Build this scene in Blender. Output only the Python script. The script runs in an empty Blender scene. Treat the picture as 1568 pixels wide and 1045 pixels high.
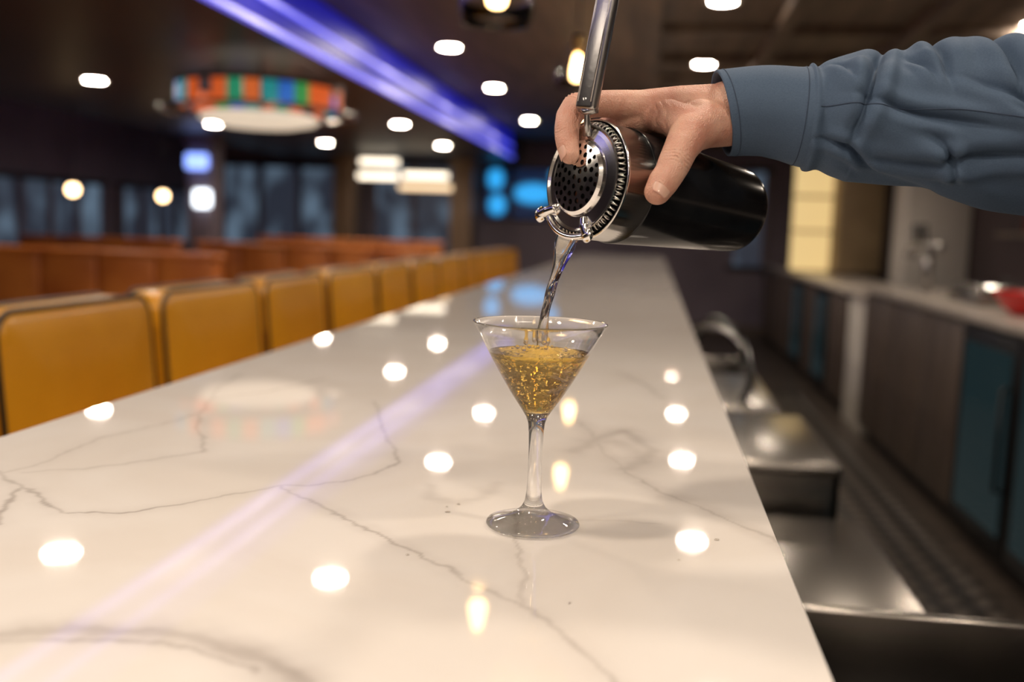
import bpy, bmesh, math, random
import numpy as np
from mathutils import Vector, Matrix, noise
random.seed(7)
SC=bpy.context.scene
SC.view_settings.view_transform='Standard'
COL=SC.collection
# ------------------------------------------------------------------ helpers
def mat(name, color=(0.8,0.8,0.8), rough=0.5, metal=0.0, **kw):
    m=bpy.data.materials.new(name); m.use_nodes=True
    b=m.node_tree.nodes['Principled BSDF']
    b.inputs['Base Color'].default_value=(*color,1)
    b.inputs['Roughness'].default_value=rough
    b.inputs['Metallic'].default_value=metal
    for k,v in kw.items():
        b.inputs[k.replace('_',' ')].default_value=v
    return m
def N(m,t,**kw):
    n=m.node_tree.nodes.new(t)
    for k,v in kw.items(): setattr(n,k,v)
    return n
def LK(m,a,b): m.node_tree.links.new(a,b)
def BS(m): return m.node_tree.nodes['Principled BSDF']
def coords(m,scale=(1,1,1),rot=(0,0,0)):
    tc=N(m,'ShaderNodeTexCoord'); mp=N(m,'ShaderNodeMapping')
    mp.inputs['Scale'].default_value=scale; mp.inputs['Rotation'].default_value=rot
    LK(m,tc.outputs['Object'],mp.inputs['Vector']); return mp.outputs['Vector']
def add_bump(m,scale=50,strength=0.2,dist=0.001,detail=4,vec=None,rough=0.5):
    n=N(m,'ShaderNodeTexNoise'); n.inputs['Scale'].default_value=scale; n.inputs['Detail'].default_value=detail
    if vec is None: vec=coords(m)
    LK(m,vec,n.inputs['Vector'])
    b=N(m,'ShaderNodeBump'); b.inputs['Strength'].default_value=strength; b.inputs['Distance'].default_value=dist
    LK(m,n.outputs['Fac'],b.inputs['Height']); LK(m,b.outputs['Normal'],BS(m).inputs['Normal'])
    return n
def noise_color(m,c1,c2,scale=5,detail=4,vec=None,p1=0.3,p2=0.7):
    n=N(m,'ShaderNodeTexNoise'); n.inputs['Scale'].default_value=scale; n.inputs['Detail'].default_value=detail
    if vec is None: vec=coords(m)
    LK(m,vec,n.inputs['Vector'])
    r=N(m,'ShaderNodeValToRGB'); r.color_ramp.elements[0].color=(*c1,1); r.color_ramp.elements[1].color=(*c2,1)
    r.color_ramp.elements[0].position=p1; r.color_ramp.elements[1].position=p2
    LK(m,n.outputs['Fac'],r.inputs['Fac']); LK(m,r.outputs['Color'],BS(m).inputs['Base Color'])
    return r
def thin_mix(m,trans_color,fac_transparent,zlow=None,fac_low=None):
    """thin-walled glass: part of the light passes straight through"""
    out=[n for n in m.node_tree.nodes if n.type=='OUTPUT_MATERIAL'][0]
    tr=N(m,'ShaderNodeBsdfTransparent'); tr.inputs['Color'].default_value=(*trans_color,1)
    mx=N(m,'ShaderNodeMixShader'); mx.inputs[0].default_value=fac_transparent
    LK(m,BS(m).outputs['BSDF'],mx.inputs[1]); LK(m,tr.outputs['BSDF'],mx.inputs[2]); LK(m,mx.outputs['Shader'],out.inputs['Surface'])
    if zlow is not None:
        tc=N(m,'ShaderNodeTexCoord'); sp=N(m,'ShaderNodeSeparateXYZ'); mr=N(m,'ShaderNodeMapRange')
        LK(m,tc.outputs['Object'],sp.inputs[0]); LK(m,sp.outputs['Z'],mr.inputs['Value'])
        mr.inputs['From Min'].default_value=zlow[0]; mr.inputs['From Max'].default_value=zlow[1]
        mr.inputs['To Min'].default_value=fac_low; mr.inputs['To Max'].default_value=fac_transparent
        LK(m,mr.outputs['Result'],mx.inputs[0])
def emis(name,color,strength,base=(0.8,0.8,0.8)):
    m=mat(name,base,0.4); b=BS(m)
    b.inputs['Emission Color'].default_value=(*color,1); b.inputs['Emission Strength'].default_value=strength
    return m
def empty(name,loc=(0,0,0)):
    e=bpy.data.objects.new(name,None); e.location=loc; e.empty_display_size=0.05; COL.objects.link(e); return e
def link(name,me,mats,parent=None,smooth=False):
    o=bpy.data.objects.new(name,me); COL.objects.link(o)
    if mats is not None:
        for mm in (mats if isinstance(mats,(list,tuple)) else [mats]): me.materials.append(mm)
    if smooth: me.polygons.foreach_set('use_smooth',[True]*len(me.polygons))
    if parent is not None:
        o.parent=parent; o.matrix_parent_inverse=Matrix.Translation(-Vector(parent.location))
    return o
def meshpy(name,verts,faces,mats,parent=None,smooth=True):
    me=bpy.data.meshes.new(name); me.from_pydata([tuple(v) for v in verts],[],faces); me.update()
    return link(name,me,mats,parent,smooth)
def box(name,lo,hi,m,parent=None,bevel=0.0,seg=3,M=None,smooth=None):
    bm=bmesh.new(); bmesh.ops.create_cube(bm,size=1)
    lo=Vector(lo);hi=Vector(hi);c=(lo+hi)/2;s=hi-lo
    for v in bm.verts: v.co=Vector((v.co.x*s.x,v.co.y*s.y,v.co.z*s.z))+c
    if bevel>0: bmesh.ops.bevel(bm,geom=list(bm.edges),offset=bevel,segments=seg,profile=0.5,affect='EDGES')
    if M is not None: bm.transform(M)
    me=bpy.data.meshes.new(name); bm.to_mesh(me); bm.free()
    return link(name,me,m,parent,(bevel>0) if smooth is None else smooth)
def lathe(name,prof,m,parent=None,M=Matrix(),n=64,smooth=True,close=False):
    vs=[];fs=[]
    for (r,z) in prof:
        for i in range(n):
            a=2*math.pi*i/n; vs.append(M@Vector((r*math.cos(a),r*math.sin(a),z)))
    k=len(prof)
    rng=range(k if close else k-1)
    for j in rng:
        j2=(j+1)%k
        for i in range(n):
            i2=(i+1)%n
            fs.append((j*n+i,j*n+i2,j2*n+i2,j2*n+i))
    o=meshpy(name,vs,fs,m,parent,smooth)
    bm=bmesh.new(); bm.from_mesh(o.data); bmesh.ops.remove_doubles(bm,verts=bm.verts,dist=1e-6)
    bmesh.ops.recalc_face_normals(bm,faces=bm.faces); bm.to_mesh(o.data); bm.free()
    if smooth: o.data.polygons.foreach_set('use_smooth',[True]*len(o.data.polygons))
    return o
def tube(name,pts,r,m,parent=None,n=12,cyclic=False,flat=None,cap=True):
    pts=[Vector(p) for p in pts]; K=len(pts)
    rs=r if isinstance(r,(list,tuple)) else [r]*K
    vs=[];fs=[]; up=None
    for i,p in enumerate(pts):
        if cyclic: t=(pts[(i+1)%K]-pts[i-1]).normalized()
        else: t=(pts[min(i+1,K-1)]-pts[max(i-1,0)]).normalized()
        if up is None:
            up=Vector((0,0,1)) if abs(t.z)<0.9 else Vector((1,0,0))
            if flat is not None: up=Vector(flat)
        x=(up-up.dot(t)*t).normalized(); up=x; y=t.cross(x)
        for k in range(n):
            a=2*math.pi*k/n; vs.append(p+(x*math.cos(a)+y*math.sin(a))*rs[i])
    for i in range(K if cyclic else K-1):
        i2=(i+1)%K
        for k in range(n):
            k2=(k+1)%n; fs.append((i*n+k,i*n+k2,i2*n+k2,i2*n+k))
    if not cyclic and cap:
        fs.append(tuple(range(n))[::-1]); fs.append(tuple((K-1)*n+k for k in range(n)))
    return meshpy(name,vs,fs,m,parent,True)
def disc(name,c,r,m,parent=None,n=24,down=True):
    vs=[Vector(c)]+[Vector(c)+Vector((r*math.cos(2*math.pi*i/n),r*math.sin(2*math.pi*i/n),0)) for i in range(n)]
    fs=[(0,1+(i+1)%n,1+i) if down else (0,1+i,1+(i+1)%n) for i in range(n)]
    return meshpy(name,vs,fs,m,parent,False)
def crom(P,n=10):
    P=[Vector(p) for p in P]; out=[]
    for i in range(len(P)-1):
        p0=P[max(i-1,0)];p1=P[i];p2=P[i+1];p3=P[min(i+2,len(P)-1)]
        for j in range(n):
            t=j/n
            out.append(0.5*((2*p1)+(p2-p0)*t+(2*p0-5*p1+4*p2-p3)*t*t+(3*p1-p0-3*p2+p3)*t**3))
    out.append(P[-1]); return out
# ------------------------------------------------------------------ materials
M_steel=mat('brushed_steel',(0.27,0.25,0.23),0.24,1.0)
M_chrome=mat('polished_steel',(0.86,0.84,0.81),0.15,1.0); add_bump(M_chrome,260,0.05,0.0003)
M_dsteel=mat('worn_steel',(0.38,0.37,0.36),0.28,1.0); add_bump(M_dsteel,300,0.25,0.0004)
M_black=mat('black_vinyl',(0.006,0.006,0.007),0.17,Specular_IOR_Level=.3)
noise_color(M_black,(0.005,0.005,0.006),(0.009,0.009,0.010),60)
M_blackmetal=mat('black_metal',(0.012,0.012,0.013),0.4,0.6)
M_shade=mat('pendant_glass',(1,1,1),0.0,Transmission_Weight=1.0,IOR=1.42)
M_glass=mat('clear_glass',(1,1,1),0.0,Transmission_Weight=1.0,IOR=1.45)
thin_mix(M_glass,(.99,.995,.99),.10,(1.080,1.098),.30)
M_leather=mat('mustard_leather',(0.62,0.23,0.012),0.33,Coat_Weight=0.15,Coat_Roughness=0.2)
noise_color(M_leather,(0.66,0.29,0.010),(0.82,0.39,0.018),3); add_bump(M_leather,350,0.12,0.0008)
M_orange=mat('orange_leather',(0.42,0.10,0.02),0.4); noise_color(M_orange,(0.52,0.13,0.022),(0.78,0.25,0.045),4)
M_piping=mat('black_piping',(0.015,0.012,0.01),0.4)
M_wood=mat('dark_walnut',(0.05,0.032,0.022),0.45)
noise_color(M_wood,(0.045,0.032,0.025),(0.125,0.092,0.072),3,6,coords(M_wood,(1,14,0.6)))
M_ceilwood=mat('ceiling_wood',(0.12,0.08,0.05),0.6)
noise_color(M_ceilwood,(0.075,0.052,0.036),(0.165,0.115,0.08),2,5,coords(M_ceilwood,(8,0.7,1)))
M_soffit=mat('soffit_paint',(0.035,0.026,0.024),0.45); noise_color(M_soffit,(0.034,0.024,0.022),(0.052,0.038,0.034),2)
M_wall=mat('wall_paint',(0.08,0.07,0.085),0.7); noise_color(M_wall,(0.14,0.115,0.15),(0.22,0.18,0.22),1.2)
M_wallr=mat('wall_paint_brown',(0.05,0.035,0.035),0.7); noise_color(M_wallr,(0.035,0.022,0.022),(0.07,0.045,0.045),1.2)
M_white=mat('white_plaster',(0.6,0.56,0.5),0.6); noise_color(M_white,(0.52,0.48,0.43),(0.66,0.62,0.56),3)
M_gold=emis('backlit_amber_panel',(1.0,0.72,0.32),0.7,(0.6,0.45,0.2))
M_tan=mat('tan_panel',(0.35,0.25,0.13),0.6); noise_color(M_tan,(0.3,0.21,0.11),(0.4,0.29,0.16),3)
M_col=mat('column_wood',(0.14,0.085,0.05),0.5); noise_color(M_col,(0.16,0.10,0.06),(0.28,0.18,0.11),3,5,coords(M_col,(8,8,0.6)))
M_floor=mat('dark_floor_tile',(0.05,0.04,0.035),0.35)
br=N(M_floor,'ShaderNodeTexBrick'); br.inputs['Scale'].default_value=3.0
br.inputs['Color1'].default_value=(0.085,0.066,0.053,1); br.inputs['Color2'].default_value=(0.06,0.047,0.04,1); br.inputs['Mortar'].default_value=(0.025,0.02,0.017,1)
LK(M_floor,coords(M_floor),br.inputs['Vector']); LK(M_floor,br.outputs['Color'],BS(M_floor).inputs['Base Color'])
M_mat=mat('rubber_mat',(0.02,0.017,0.015),0.5)
M_lamp=emis('downlight_lens',(1.0,0.85,0.69),225)
M_trim=mat('white_trim',(0.6,0.57,0.52),0.5)
M_blue=emis('blue_led',(0.08,0.10,1.0),1.1)
M_bluedim=emis('blue_fascia_wash',(0.02,0.025,1.0),0.24,(.04,.04,.25))  # LED spill on the fascia, put in as emission; the panel is no lamp
M_bulb=emis('warm_bulb',(1.0,0.62,0.25),30)
M_globe=emis('globe_bulb',(1.0,0.66,0.34),10)
M_cream=mat('back_counter_quartz',(0.5,0.45,0.4),0.25); noise_color(M_cream,(0.42,0.37,0.32),(0.56,0.5,0.45),4)
M_fridge=mat('fridge_glass',(0.012,0.016,0.018),0.08,Emission_Strength=0.028,Emission_Color=(0.15,0.5,0.6,1))
M_red=mat('red_enamel',(0.6,0.012,0.01),0.25)
M_window=emis('window_night_glass',(0.18,0.42,0.7),0.42,(0.02,0.03,0.05))
v=N(M_window,'ShaderNodeTexNoise'); v.inputs['Scale'].default_value=1.6; LK(M_window,coords(M_window,(1.6,1,1.0)),v.inputs['Vector'])
rr=N(M_window,'ShaderNodeValToRGB'); rr.color_ramp.elements[0].position=0.45; rr.color_ramp.elements[0].color=(0.05,0.06,0.09,1); rr.color_ramp.elements[1].position=0.72; rr.color_ramp.elements[1].color=(0.28,0.42,0.58,1)
LK(M_window,v.outputs['Fac'],rr.inputs['Fac']); LK(M_window,rr.outputs['Color'],BS(M_window).inputs['Emission Color'])
# ------------------------------------------------------------------ camera
cam=bpy.data.cameras.new('camera'); cam.sensor_width=36; cam.lens=35.0; cam.clip_start=0.02
co=bpy.data.objects.new('camera',cam); COL.objects.link(co)
co.location=(0,0,1.303); co.rotation_euler=tuple(math.radians(a) for a in (83.431,-1.987,8.029))
cam.dof.use_dof=True; cam.dof.focus_distance=0.765; cam.dof.aperture_fstop=3.1
SC.camera=co
# ------------------------------------------------------------------ room shell
XL,XR,YB,YF=-6.2,2.7,-3.0,13.2; ZC=2.43; ZS=2.13; XS=-1.76; XS2=-4.9
box('floor',(XL-.1,YB-.1,-0.05),(XR+.1,YF+.1,0),M_floor)
box('wall_left',(XL-.1,YB,0),(XL,YF,ZC),M_wall)
box('wall_right',(XR,YB,0),(XR+.1,YF,ZC),M_wallr)
box('wall_far',(XL-.1,YF,0),(XR+.1,YF+.1,ZC),M_wall)
box('wall_back',(XL-.1,YB-.1,0),(XR+.1,YB,ZC),M_white)
box('ceiling',(XL-.1,YB-.1,ZC),(XR+.1,YF+.1,ZC+.08),M_ceilwood)
box('ceiling_soffit',(XS2,YB,ZS),(XS,YF,ZC),M_soffit)
box('baseboard_left',(XL,YB,0),(XL+.02,YF,.12),M_wood)
box('baseboard_far',(XL,YF-.02,0),(XR,YF,.12),M_wood)
bp=empty('ceiling_beams',(0.9,5,ZC))
for i,x in enumerate([-0.05,0.62,1.3,2.0]):
    box('beam_long_%d'%i,(x-.04,YB,ZC-.07),(x+.04,YF,ZC+.01),M_ceilwood,bp)
for i in range(18):
    y=-2.4+i*.9
    box('beam_cross_%d'%i,(-.09,y-.035,ZC-.05),(XR,y+.035,ZC+.01),M_ceilwood,bp)
cv=empty('led_cove_light',(XS,5,ZS))
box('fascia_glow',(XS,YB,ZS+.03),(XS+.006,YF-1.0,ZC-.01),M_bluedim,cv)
box('led_lip',(XS,YB,ZS),(XS+.035,YF-1.0,ZS+.022),M_blue,cv)
box('led_core',(XS+.006,YB,ZS+.13),(XS+.02,YF-1.0,ZS+.15),M_blue,cv)
cv2=empty('led_cove_light',(XS2,5,ZS))
box('led_lip',(XS2-.03,YB,ZS+.01),(XS2,YF-1,ZS+.03),emis('blue_led_soft',(0.04,0.04,1.0),0.7),cv2)
def downlight(x,y,z):
    e=empty('recessed_downlight',(x,y,z))
    lathe('trim_ring',[(.062,0),(.062,-.004),(.085,-.006),(.088,0)],M_trim,e,Matrix.Translation((x,y,z)),32)
    disc('lens',(x,y,z-.0025),.062,M_lamp,e)
for x,y in [(.28,-2.2),(.28,-.4),(.28,1.45),(.28,3.3),(.28,5.1),(.28,6.95),(.28,8.75),(.28,11.1),(-1.35,-2.4),(-1.35,-.2),(-1.35,1.95),(-1.35,4.15),(-1.35,6.42),(-1.35,8.25),(-1.36,10.7),(-.5,-1.1),(-.55,.45),(.98,-1.1),(.98,.45),(.98,4.2),(.98,7.8)]:  # off-row lamps near and behind the camera are added to brighten the hand
    downlight(x,y,ZC)
for x,y in [(-2.16,.8),(-2.16,3.39),(-2.14,6.0),(-2.16,8.34),(-2.25,10.5),(-3.55,3.4),(-3.54,6.0),(-3.98,8.7),(-3.54,10.5)]:
    downlight(x,y,ZS)
downlight(1.9,2.6,ZC); downlight(1.9,5.6,ZC); downlight(1.9,-.6,ZC)
# ------------------------------------------------------------------ bar counter with quartz veins
BX0,BX1,BY0,BY1,BZ=-0.652,0.106,-1.2,9.4,1.07
bar=empty('bar_counter',(-.27,4,0))
xs=np.linspace(BX0,BX1,381)
ys=np.concatenate([np.arange(BY0,.42,.06),np.arange(.42,1.75,.0022),np.arange(1.75,BY1,.05),[BY1]])
X,Y=np.meshgrid(xs,ys)
def wob(a,b,s,ph):
    return (np.sin(a*s+ph)+np.sin(b*s*1.3+ph*2.1)+.6*np.sin((a+b)*s*2.3+ph*.7)+.4*np.sin((a-b)*s*4.1+ph))/3
Xp=X+.0035*wob(X,Y,70,1.3)+.0016*wob(X,Y,190,4); Yp=Y+.006*wob(Y,X,60,2.9)+.003*wob(X,Y,170,.4)
VE=np.zeros_like(X)
def vein(pts,width,inten,halo=0.0,hw=.02,taper=False):
    global VE
    P=[(a/1000,b/1000) for a,b in pts]
    d=np.full(X.shape,9.0)
    for (ax,ay),(bx,by) in zip(P[:-1],P[1:]):
        dx,dy=bx-ax,by-ay; L=dx*dx+dy*dy+1e-12
        t=np.clip(((Xp-ax)*dx+(Yp-ay)*dy)/L,0,1)
        d=np.minimum(d,np.hypot(Xp-ax-t*dx,Yp-ay-t*dy))
    mod=.75+.35*wob(X,Y,23,5.5)
    VE=np.maximum(VE,inten*mod*np.exp(-(d/width)**2))
    if halo>0: VE=np.maximum(VE,halo*mod*np.exp(-(d/hw)**2))
vein([(-640,870),(-562,792),(-514,753),(-442,699),(-408,706),(-359,750),(-313,820),(-266,840),(-244,878),(-236,936),(-263,1008),(-295,1086),(-348,1245)],.0020,.60,.11,.010)
vein([(-313,820),(-266,771),(-207,720),(-147,662),(-107,621),(-69,593),(-45,557),(-24,525),(-8,496),(10,440)],.0020,.60,.12,.010)
vein([(-562,792),(-549,829),(-558,943),(-531,1030),(-521,1107),(-551,1200),(-579,1271),(-600,1400)],.003,.42,.1,.012)
vein([(-545,804),(-502,827),(-463,872),(-432,919),(-444,952),(-490,1024),(-519,1094)],.0025,.42,.08,.010)
vein([(-470,660),(-496,698),(-514,749)],.0025,.6,.08,.01)
vein([(-69,593),(-72,633),(-81,685),(-90,713),(-92,760)],.0022,.45,.1,.009)
vein([(-420,440),(-343,480),(-317,500),(-280,504),(-241,503),(-215,496),(-185,478),(-165,463),(-130,420)],.009,.55,.34,.016)
vein([(-343,470),(-300,490),(-250,492),(-215,484),(-190,468)],.003,.6)
vein([(-120,1280),(-65,1160),(-43,1041),(-13,948),(34,866),(70,815),(104,769),(120,740)],.0028,.52,.24,.014)
vein([(-71,1033),(-40,1129),(-22,1153),(12,1058),(2,1008),(-14,962)],.012,.55,.3,.022)
vein([(-60,1080),(-30,1090),(5,1030)],.018,.40)
vein([(-185,851),(-175,815),(-152,805),(-135,830),(-130,878)],.007,.2)
vein([(-47,1638),(2,1514),(25,1402)],.006,.4,.12,.02)
vein([(-66,774),(-25,784),(17,786)],.003,.28,.06,.01)
vein([(-551,1200),(-547,1201),(-504,1270),(-470,1400)],.004,.3)
vs=np.stack([X.ravel(),Y.ravel(),np.full(X.size,BZ)],1)
ny,nx=X.shape
idx=np.arange(nx*ny).reshape(ny,nx)
q=np.stack([idx[:-1,:-1].ravel(),idx[:-1,1:].ravel(),idx[1:,1:].ravel(),idx[1:,:-1].ravel()],1)
me=bpy.data.meshes.new('quartz_top'); me.vertices.add(len(vs)); me.vertices.foreach_set('co',vs.ravel())
me.loops.add(q.size); me.loops.foreach_set('vertex_index',q.ravel()); me.polygons.add(len(q))
me.polygons.foreach_set('loop_start',np.arange(0,q.size,4)); me.update(calc_edges=True)
at=me.attributes.new('vein','FLOAT','POINT'); at.data.foreach_set('value',VE.ravel().astype(np.float32))
M_quartz=mat('veined_white_quartz',(0.8,0.76,0.7),0.030,Specular_IOR_Level=0.34)
an=N(M_quartz,'ShaderNodeAttribute',attribute_name='vein')
n1=N(M_quartz,'ShaderNodeTexNoise'); n1.inputs['Scale'].default_value=3.5; n1.inputs['Detail'].default_value=8; n1.inputs['Distortion'].default_value=1.5
cq=coords(M_quartz); LK(M_quartz,cq,n1.inputs['Vector'])
r1=N(M_quartz,'ShaderNodeValToRGB'); r1.color_ramp.elements[0].position=.35; r1.color_ramp.elements[1].position=.62
r1.color_ramp.elements[0].color=(0.79,0.735,0.68,1); r1.color_ramp.elements[1].color=(0.83,0.785,0.74,1)
LK(M_quartz,n1.outputs['Fac'],r1.inputs['Fac'])
mx=N(M_quartz,'ShaderNodeMix',data_type='RGBA'); LK(M_quartz,an.outputs['Fac'],mx.inputs[0]); LK(M_quartz,r1.outputs['Color'],mx.inputs[6]); mx.inputs[7].default_value=(0.24,0.19,0.165,1)
LK(M_quartz,mx.outputs[2],BS(M_quartz).inputs['Base Color'])
link('quartz_top',me,M_quartz,bar,True)
box('quartz_slab',(BX0,BY0,BZ-.045),(BX1,BY1,BZ-.0008),M_quartz,bar,.003,2)
box('bar_base',(-.33,BY0+.05,.0),(.03,BY1-.05,BZ-.045),M_wood,bar)
box('bar_kick',(-.40,BY0+.05,.25),(-.33,BY1-.05,.29),M_steel,bar)
for i in range(12): box('bar_panel_%d'%i,(-.345,BY0+.15+i*.87,.35),(-.328,BY0+.92+i*.87,.98),M_wood,bar,.004,2)
# ------------------------------------------------------------------ bar stools
def rrect(y0,y1,z0,z1,r,n=6):
    out=[]
    for cy,cz,a0 in [(y1-r,z1-r,0),(y0+r,z1-r,90),(y0+r,z0+r,180),(y1-r,z0+r,270)]:
        for i in range(n+1):
            a=math.radians(a0+90*i/n); out.append((cy+r*math.cos(a),cz+r*math.sin(a)))
    return out
def stool(yc,rz=0.0):
    e=empty('bar_stool',(-1.0,yc,0))
    T=Matrix.Translation((-1.0,yc,0))@Matrix.Rotation(rz,4,'Z')
    w=.27; z0,z1=.70,1.118
    sections=[(-.190,-.018),(-.196,-.004),(-.192,0),(-.125,0),(-.108,0),(-.100,-.004),(-.096,-.02),(-.090,-.06),(-.086,-.13)]
    vs=[];fs=[]
    for (x,ins) in sections:
        r=max(.05+ins,.012)
        P=rrect(-w-ins,w+ins,z0-ins,z1+ins,r)
        for (y,z) in P:
            lean=-(z-.70)*.08
            vs.append(T@Vector((x+lean,y,z)))
    n=len(P); 
    for j in range(len(sections)-1):
        for i in range(n): fs.append((j*n+i,j*n+(i+1)%n,(j+1)*n+(i+1)%n,(j+1)*n+i))
    fs.append(tuple(range(n))[::-1]); fs.append(tuple((len(sections)-1)*n+i for i in range(n)))
    meshpy('back_cushion',vs,fs,M_leather,e,True)
    for k,x in enumerate((-.103,-.196)):
        P=rrect(-w-.001,w+.001,z0-.001,z1+.001,.05,8)
        tube('piping_%d'%k,[T@Vector((x-(z-.70)*.08,y,z)) for y,z in P],.0055,M_piping,e,8,True)
    box('seat_cushion',(-.13,-.235,.68),(.27,.235,.765),M_leather,e,.03,4,T)
    P=rrect(-.236,.236,-.131,.271,.035,6)
    tube('seat_piping',[T@Vector((z,y,.735)) for y,z in P],.006,M_piping,e,8,True)
    box('seat_frame',(-.12,-.21,.655),(.25,.21,.685),M_blackmetal,e,.004,2,T)
    for i,(x,y) in enumerate([(-.11,-.19),(-.11,.19),(.23,-.19),(.23,.19)]):
        tube('leg_%d'%(i+1),[T@Vector((x,y,.66)),T@Vector((x*1.25,y*1.15,.0))],.014,M_blackmetal,e,10)
    P=rrect(-.21,.21,-.13,.265,.02,3)
    tube('footrest',[T@Vector((z,y,.25)) for y,z in P],.011,M_blackmetal,e,8,True)
for i in range(-1,11):
    stool(1.865+.615*i, random.uniform(-.04,.04) if i!=0 else 0.0)
# ------------------------------------------------------------------ booths
def booth(x0,x1,y,h=1.06,d=.5):
    e=empty('booth_bench',((x0+x1)/2,y,0))
    box('plinth',(x0+.02,y+.02,0),(x1-.02,y+d,.38),M_wood,e)
    box('seat',(x0,y+.1,.38),(x1,y+d+.03,.48),M_orange,e,.03,3)
    n=max(2,int((x1-x0)/.35))
    for i in range(n):
        a=x0+(x1-x0)*i/n; b=x0+(x1-x0)*(i+1)/n
        box('back_panel_%d'%i,(a+.003,y-.02,.3),(b-.003,y+.12,h),M_orange,e,.03,3)
    box('top_rail',(x0-.01,y-.03,h-.02),(x1+.01,y+.13,h+.02),M_orange,e,.015,3)
booth(-5.9,-2.55,5.6,1.06); booth(-4.0,-1.95,8.4,1.06); booth(-5.7,-4.2,8.4,1.06); booth(-4.4,-2.3,10.8,1.08)
def dtable(x,y):
    e=empty('dining_table',(x,y,0))
    box('top',(x-.6,y-.38,.72),(x+.6,y+.38,.76),M_wood,e,.006,2)
    tube('post',[(x,y,.72),(x,y,.02)],.04,M_blackmetal,e)
    lathe('foot',[(0,.03),(.25,.015),(.26,0),(0,0)],M_blackmetal,e,Matrix.Translation((x,y,0)),32)
dtable(-4.9,6.75); dtable(-3.4,6.75); dtable(-3.0,9.5); dtable(-5.4,9.4)
# ------------------------------------------------------------------ columns and far wall fittings
for nme,x,y,w,m in [('column',-4.72,10.1,.14,M_wall),('column',-3.95,12.6,.14,M_col),('column',-2.42,12.6,.14,M_col),('column',-6.05,8.2,.12,M_col)]:
    e=empty(nme,(x,y,0))
    box('shaft',(x-w,y-w,.1),(x+w,y+w,ZC if x<XS2 or x>XS else ZS),m,e,.01,2)
    box('plinth',(x-w-.03,y-w-.03,0),(x+w+.03,y+w+.03,.12),M_wood,e,.005,2)
    box('capital',(x-w-.025,y-w-.025,ZS-.08),(x+w+.025,y+w+.025,ZS),m,e,.005,2)
def sconce(x,y,z,m,w=.13,h=.16):
    e=empty('wall_sconce',(x,y,z))
    box('back_plate',(x-w*.6,y-.02,z-h*.6),(x+w*.6,y,z+h*.6),M_blackmetal,e,.004,2)
    box('diffuser',(x-w,y-.09,z-h),(x+w,y-.02,z+h),m,e,.03,3)
sconce(-4.72,9.96,1.86,emis('blue_white_diffuser',(0.22,0.36,1.0),2.2),.12,.08)
sconce(-4.66,9.96,1.48,emis('white_diffuser',(0.85,0.92,1.0),3.5),.09,.09)
def window(i,x0,x1,z0,z1,axis='y',pos=YF):
    e=empty('window_%d'%i,((x0+x1)/2,pos,0) if axis=='y' else (pos,(x0+x1)/2,0))
    def bx(n,a0,a1,b0,b1,d0,d1,m):
        if axis=='y': box(n,(a0,pos-d1,b0),(a1,pos-d0,b1),m,e)
        else: box(n,(pos+d0,a0,b0),(pos+d1,a1,b1),m,e)
    bx('pane',x0,x1,z0,z1,0,.015,M_window)
    bx('frame_bottom',x0-.05,x1+.05,z0-.06,z0,0,.05,M_blackmetal); bx('frame_top',x0-.05,x1+.05,z1,z1+.05,0,.05,M_blackmetal)
    k=max(1,round((x1-x0)/.5))
    for j in range(k+1):
        a=x0+(x1-x0)*j/k; bx('mullion_%d'%j,a-.035,a+.035,z0,z1,0,.05,M_wall)
window(1,-3.75,-2.65,.95,2.05); window(2,-5.9,-4.25,.95,2.0)
window(3,5.2,7.6,.95,1.6,'x',XL); window(4,8.6,10.6,.95,1.6,'x',XL); window(5,11.0,12.8,.95,1.6,'x',XL)
window(6,1.0,1.42,.9,2.1)
def linear(x0,x1,y,z,m):
    e=empty('linear_pendant_light',((x0+x1)/2,y,z))
    box('diffuser',(x0,y-.04,z-.035),(x1,y+.04,z+.035),m,e,.015,3)
    box('housing',(x0,y-.045,z+.035),(x1,y+.045,z+.055),M_blackmetal,e)
    for k,x in enumerate((x0+.08,x1-.08)): tube('cord_%d'%k,[(x,y,z+.05),(x,y,ZS)],.004,M_blackmetal,e,6)
ml=emis('warm_white_diffuser',(1.0,0.85,0.65),2.8)
linear(-3.6,-3.12,12.0,2.03,ml); linear(-3.62,-3.12,12.0,1.86,ml); linear(-3.05,-2.5,12.0,1.88,ml); linear(-3.1,-2.45,12.0,1.74,emis('amber_diffuser',(1.0,0.7,0.4),1.6))
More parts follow.
